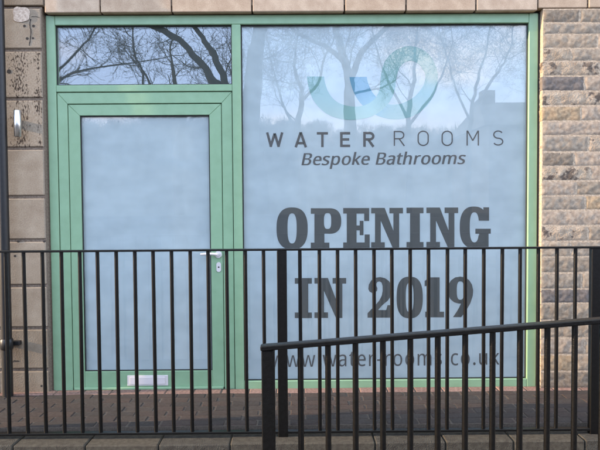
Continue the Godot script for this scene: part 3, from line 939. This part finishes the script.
func branch(st: SurfaceTool, p: Vector3, d: Vector3, length: float, r: float, level: int, rg: RandomNumberGenerator) -> void:
	var n := 5 if level < 2 else (4 if level < 4 else 3)
	var path := [p]
	var radii := [r]
	var q := p
	var dir := d
	for i in n:
		dir = (dir + Vector3(rg.randf_range(-1, 1), rg.randf_range(-0.9, 1), rg.randf_range(-1, 1)) * 0.42 + Vector3(0, 0.04, 0)).normalized()
		q += dir * length / n
		path.append(q)
		radii.append(maxf(0.0055, r * lerpf(1.0, 0.4, float(i + 1) / n)))
	if level < 2: add_tube(st, path, radii, 7, false)
	else: add_twig(path, radii)
	if level >= depth_limit or length < 0.12: return
	var kids: int = [4, 6, 5, 4][mini(level, 3)]
	for k in kids:
		var t := lerpf(0.2, 1.0, (k + rg.randf()) / kids)
		var i := mini(int(t * n), n - 1)
		var at: Vector3 = path[i].lerp(path[i + 1], t * n - i)
		var run: Vector3 = (path[i + 1] - path[i]).normalized()
		var side := run.cross(Vector3(rg.randf_range(-1, 1), rg.randf_range(-1, 1), rg.randf_range(-1, 1))).normalized()
		var nd := (run * rg.randf_range(0.5, 0.95) + side * rg.randf_range(0.55, 1.0)).normalized()
		branch(st, at, nd, length * rg.randf_range(0.46, 0.74), maxf(0.0065, radii[i] * rg.randf_range(0.40, 0.62)), level + 1, rg)
func crooked(given: Array, rg: RandomNumberGenerator) -> Array:    # a stem with the small bends of a grown one
	var c := Curve3D.new()
	var n: int = given[0].size()
	for i in n:
		var t := Vector3.ZERO
		if i > 0 and i < n - 1: t = (given[0][i + 1] - given[0][i - 1]) / 6.0
		c.add_point(given[0][i], -t, t)
	var path := []
	var radii := []
	for i in (n - 1) * 4 + 1:
		var f := i / 4.0
		var a := mini(int(f), n - 2)
		var r: float = lerpf(given[1][a], given[1][a + 1], f - a)
		var bend := minf(0.045, 0.014 + r * 0.45) if i > 0 else 0.0
		path.append(c.sample(a, f - a) + Vector3(rg.randf_range(-1, 1), rg.randf_range(-0.5, 0.5), rg.randf_range(-1, 1)) * bend)
		radii.append(r * rg.randf_range(0.9, 1.1))
	return [path, radii]
func tree(label: String, stems: Array, seed_: int, limb: float, first_kids := 8, thick := 0.32, depth := 4) -> void:
	depth_limit = depth
	# stems: [[points], [radii]] in world coordinates, the first one starts at the ground
	var foot: Vector3 = stems[0][0][0]
	var t := thing("bare_tree", label, "tree", foot, "bare winter trees across the road")
	var rg := RandomNumberGenerator.new()
	rg.seed = seed_
	twig_v = PackedVector3Array()
	twig_n = PackedVector3Array()
	var st := start()
	for given: Array in stems:
		var s := crooked(given, rg)
		add_tube(st, s[0], s[1], 10, false)
		var n: int = s[0].size()
		for k in first_kids:
			var f := lerpf(0.42, 1.0, (k + rg.randf()) / first_kids) * (n - 1)
			var i := mini(int(f), n - 2)
			var at: Vector3 = s[0][i].lerp(s[0][i + 1], f - i)
			var rr: float = lerpf(s[1][i], s[1][i + 1], f - i)
			var run: Vector3 = (s[0][i + 1] - s[0][i]).normalized()
			var side := run.cross(Vector3(rg.randf_range(-1, 1), rg.randf_range(-0.5, 0.5), rg.randf_range(-1, 1))).normalized()
			branch(st, at, (run * 0.6 + side * 0.8).normalized(), limb * rg.randf_range(0.6, 1.2), maxf(0.012, rr * thick * rg.randf_range(0.6, 1.2)), 1, rg)
		var e: Vector3 = (s[0][n - 1] - s[0][n - 2]).normalized()
		branch(st, s[0][n - 1], e, limb, s[1][n - 1], 1, rg)
	put("trunk", finish(st), M.bark, t, -foot)
	var arr := []
	arr.resize(Mesh.ARRAY_MAX)
	arr[Mesh.ARRAY_VERTEX] = twig_v
	arr[Mesh.ARRAY_NORMAL] = twig_n
	var crown := ArrayMesh.new()
	crown.add_surface_from_arrays(Mesh.PRIMITIVE_TRIANGLES, arr)
	put("crown", crown, M.twig, t, -foot)
func m(px: float, py: float, z: float, dz := 0.0) -> Vector3:
	var q := mirrored(px, py, z)
	return Vector3(q.x, q.y, z + dz)
func ground_at(px: float, z: float) -> Vector3:
	return Vector3(mirrored(px, 200, z).x, -0.5, z)
func build_street_behind() -> void:
	# heavy tree whose leaning stems cross the fanlight
	var z := 16.5
	tree("large bare tree with several heavy leaning stems mirrored in the fanlight", [
		[[ground_at(262, z), m(256, 190, z), m(249, 140, z), m(251, 100, z, 0.2), m(255, 50, z, 0.4), m(262, 5, z, 0.5), m(268, -50, z, 0.7)], [0.50, 0.42, 0.36, 0.32, 0.27, 0.22, 0.12]],
		[[m(250, 140, z), m(240, 112, z, -0.1), m(217, 86, z, -0.3), m(196, 58, z, -0.5), m(176, 40, z, -0.6), m(143, 24, z, -0.8), m(112, -4, z, -1.0)], [0.19, 0.16, 0.135, 0.118, 0.105, 0.09, 0.05]],
		[[m(249, 138, z), m(238, 110, z, 0.3), m(227, 86, z, 0.4), m(215, 58, z, 0.5), m(205, 40, z, 0.6), m(192, 22, z, 0.6), m(176, -30, z, 0.8)], [0.18, 0.15, 0.125, 0.112, 0.10, 0.085, 0.04]]], 5, 1.8, 5, 0.2, 3)
	# tree at the left, whose boughs reach across the fanlight
	z = 15.2
	tree("bare tree with crooked spreading boughs beside the heavy leaning tree", [
		[[ground_at(30, z), m(34, 170, z), m(40, 120, z), m(47, 85, z), m(52, 40, z), m(60, -10, z)], [0.16, 0.13, 0.11, 0.09, 0.06, 0.03]],
		[[m(40, 120, z), m(58, 82, z), m(82, 70, z), m(120, 62, z, 0.3), m(160, 55, z, 0.4)], [0.05, 0.04, 0.032, 0.024, 0.014]],
		[[m(47, 85, z), m(66, 62, z), m(84, 44, z), m(98, 20, z), m(110, -20, z)], [0.05, 0.04, 0.032, 0.024, 0.014]],
		[[m(140, 110, z, 2.0), m(128, 80, z, 2.0), m(127, 60, z, 2.0), m(118, 38, z, 2.0), m(116, 10, z, 2.0)], [0.05, 0.045, 0.04, 0.032, 0.02]]], 17, 1.5, 7, 0.55, 3)
	# broad tree in the middle of the big pane
	z = 18.5
	tree("broad bare tree with one thick trunk mirrored in the big pane", [
		[[ground_at(352, z), m(351, 170, z), m(350, 120, z), m(349, 85, z), m(343, 55, z), m(334, 25, z), m(322, -20, z)], [0.34, 0.28, 0.23, 0.19, 0.14, 0.10, 0.05]],
		[[m(349, 85, z), m(362, 52, z), m(384, 30, z), m(410, 5, z), m(430, -30, z)], [0.14, 0.11, 0.085, 0.06, 0.03]],
		[[m(346, 65, z), m(330, 45, z, 0.6), m(300, 28, z, 0.8), m(275, 8, z, 0.8)], [0.11, 0.09, 0.065, 0.035]]], 29, 2.6, 9, 0.26, 3)
	z = 24.0
	tree("slender bare tree with fine upright twigs near the slate-roofed house", [
		[[ground_at(470, z), m(468, 160, z), m(472, 110, z), m(478, 80, z), m(486, 50, z), m(490, 24, z)], [0.17, 0.13, 0.09, 0.065, 0.04, 0.02]],
		[[m(470, 120, z), m(456, 90, z), m(448, 60, z), m(440, 36, z)], [0.07, 0.05, 0.035, 0.02]],
		[[m(472, 110, z), m(494, 80, z, 0.5), m(508, 60, z, 0.5), m(516, 40, z, 0.5)], [0.09, 0.07, 0.05, 0.03]]], 41, 2.1, 7)
	z = 27.0
	tree("twiggy bare tree standing behind the broad tree", [
		[[ground_at(408, z), m(410, 160, z), m(408, 115, z), m(414, 80, z), m(416, 40, z), m(418, 15, z)], [0.2, 0.16, 0.13, 0.10, 0.06, 0.03]],
		[[m(409, 125, z), m(430, 98, z), m(444, 70, z), m(452, 44, z)], [0.09, 0.065, 0.045, 0.025]],
		[[m(408, 118, z), m(392, 90, z), m(380, 60, z), m(372, 30, z)], [0.09, 0.065, 0.045, 0.025]]], 53, 2.8, 8)
	z = 28.0
	tree("twiggy bare tree standing behind the heavy leaning tree", [
		[[ground_at(180, z), m(178, 160, z), m(183, 115, z), m(176, 90, z), m(172, 60, z)], [0.3, 0.25, 0.2, 0.13, 0.05]],
		[[m(180, 130, z), m(206, 105, z), m(222, 80, z), m(232, 55, z)], [0.09, 0.065, 0.045, 0.025]],
		[[m(182, 120, z), m(160, 98, z), m(148, 80, z), m(140, 66, z)], [0.14, 0.1, 0.06, 0.03]]], 67, 1.6, 5, 0.32, 3)
	z = 22.0
	tree("bushy bare tree between the heavy leaning tree and the broad tree", [
		[[ground_at(300, z), m(303, 170, z), m(298, 128, z), m(302, 96, z), m(295, 66, z), m(298, 36, z)], [0.22, 0.17, 0.13, 0.10, 0.07, 0.03]],
		[[m(299, 130, z), m(284, 108, z), m(276, 80, z), m(270, 56, z)], [0.07, 0.055, 0.04, 0.025]],
		[[m(302, 100, z), m(318, 82, z, 0.5), m(324, 58, z, 0.5), m(334, 40, z, 0.5)], [0.08, 0.06, 0.045, 0.03]]], 79, 2.2, 8)
	# boundary wall, house, wooded hillside
	var w := thing("boundary_wall", "low dark stone boundary wall on the far side of the road", "wall", Vector3(0, -0.34, 14.6))
	put("wall_body", block(-60, 60, -0.2, 1.25, -0.2, 0.2, 0.02), M.house, w)
	put("wall_cap", block(-60, 60, 1.252, 1.34, -0.24, 0.24, 0.02), M.house, w)
	z = 30.0
	var h0 := mirrored(489, 118, z)
	var h1 := mirrored(497, 91, z)
	var house := thing("stone_house", "dark stone house with slate roof across the road", "house", Vector3(h0.x, -0.62, z))
	var eave := h0.y + 0.62 - 0.4
	var ridge := h1.y + 0.62
	put("house_wall", block(0, 11, 0, eave, 0, 8, 0.02), M.house, house)
	var st := start()
	st.set_smooth_group(-1)
	var e := [Vector3(-0.3, eave, -0.3), Vector3(11.3, eave, -0.3), Vector3(11.3, eave, 8.3), Vector3(-0.3, eave, 8.3)]
	var rd := [Vector3(0.6, ridge, 4), Vector3(10.4, ridge, 4)]
	quad(st, e[0], e[1], rd[1], rd[0], Vector3(0, 1, -1))
	quad(st, e[3], e[2], rd[1], rd[0], Vector3(0, 1, 1))
	tri(st, e[0], e[3], rd[0], Vector3(-1, 0.2, 0))
	tri(st, e[1], e[2], rd[1], Vector3(1, 0.2, 0))
	quad(st, e[0], e[1], e[2], e[3], Vector3(0, -1, 0))
	var roof := put("roof", finish(st), M.slate, house)
	put("chimney", block(0.7, 1.5, ridge - 0.6, ridge + 0.7, 3.6, 4.4, 0.02), M.house, roof)
	for i in 3:
		for j in 2:
			var wd := put("window", block(1.2 + i * 3.4, 2.5 + i * 3.4, 0.9 + j * 2.6, 2.3 + j * 2.6, -0.03, 0.06, 0.01), M.slate, house)
			put("pane", block(1.28 + i * 3.4, 2.42 + i * 3.4, 0.98 + j * 2.6, 2.22 + j * 2.6, -0.04, -0.031, 0.0), M.pane_dark, wd)
	var hill := setting("wooded_hill", "dark wooded hillside closing the view across the road", "hill")
	var n := FastNoiseLite.new()
	n.seed = 8; n.frequency = 0.02; n.fractal_octaves = 4
	st = start()
	st.set_smooth_group(1)
	var g: Array = []
	for j in 13:
		var row: Array[Vector3] = []
		for i in 401:
			var x := -300.0 + i * 1.5
			var zz := 45.0 + j * 11.0
			var up := smoothstep(0.0, 11.0, float(j)) * 18.5
			row.append(Vector3(x, -0.7 + up * (1.0 + 0.25 * n.get_noise_2d(x, 3.0)) + (n.get_noise_2d(x, zz) * 1.0 if j > 0 else 0.0), zz))
		g.append(row)
	for j in 12:
		for i in 400:
			quad(st, g[j][i], g[j][i + 1], g[j + 1][i + 1], g[j + 1][i], Vector3(0, 1, -0.5))
	put("hill_surface", finish(st), M.hill, hill)
	var rg := RandomNumberGenerator.new()
	rg.seed = 4
	twig_v = PackedVector3Array()
	twig_n = PackedVector3Array()
	for k in 420:                                                   # one bare crown, as slim crossing shoots
		var c := Vector3(rg.randfn(), rg.randfn(), rg.randfn()).normalized() * pow(rg.randf(), 0.45) * Vector3(2.6, 3.0, 2.6)
		var run := (c * 0.3 + Vector3(rg.randfn(), 1.2 + rg.randfn(), rg.randfn())).normalized() * rg.randf_range(0.5, 1.3)
		add_twig([c, c + run], [rg.randf_range(0.03, 0.09), 0.01])
	add_twig([Vector3(0, -4.5, 0), Vector3(0, 1, 0)], [0.22, 0.1])
	var arr := []
	arr.resize(Mesh.ARRAY_MAX)
	arr[Mesh.ARRAY_VERTEX] = twig_v
	arr[Mesh.ARRAY_NORMAL] = twig_n
	var crown := ArrayMesh.new()
	crown.add_surface_from_arrays(Mesh.PRIMITIVE_TRIANGLES, arr)
	crown.surface_set_material(0, M.twig)
	var mm := MultiMesh.new()
	mm.transform_format = MultiMesh.TRANSFORM_3D
	mm.mesh = crown
	mm.instance_count = 900
	for k in 900:
		var j := rg.randi_range(5, 12)
		var i := rg.randi_range(90, 310)
		var q: Vector3 = g[j][i]
		var sc := rg.randf_range(0.55, 1.05)
		mm.set_instance_transform(k, Transform3D(Basis(Vector3.UP, rg.randf() * TAU).scaled(Vector3(sc, sc * rg.randf_range(0.8, 1.2), sc)), q + Vector3(0, 2.4 * sc, 0)))
	var wood := MultiMeshInstance3D.new()
	wood.name = "far_wood"
	wood.multimesh = mm
	add_child(wood)
	wood.set_meta("label", "dark leafless wood covering the hillside across the road")
	wood.set_meta("category", "wood")
	wood.set_meta("kind", "stuff")
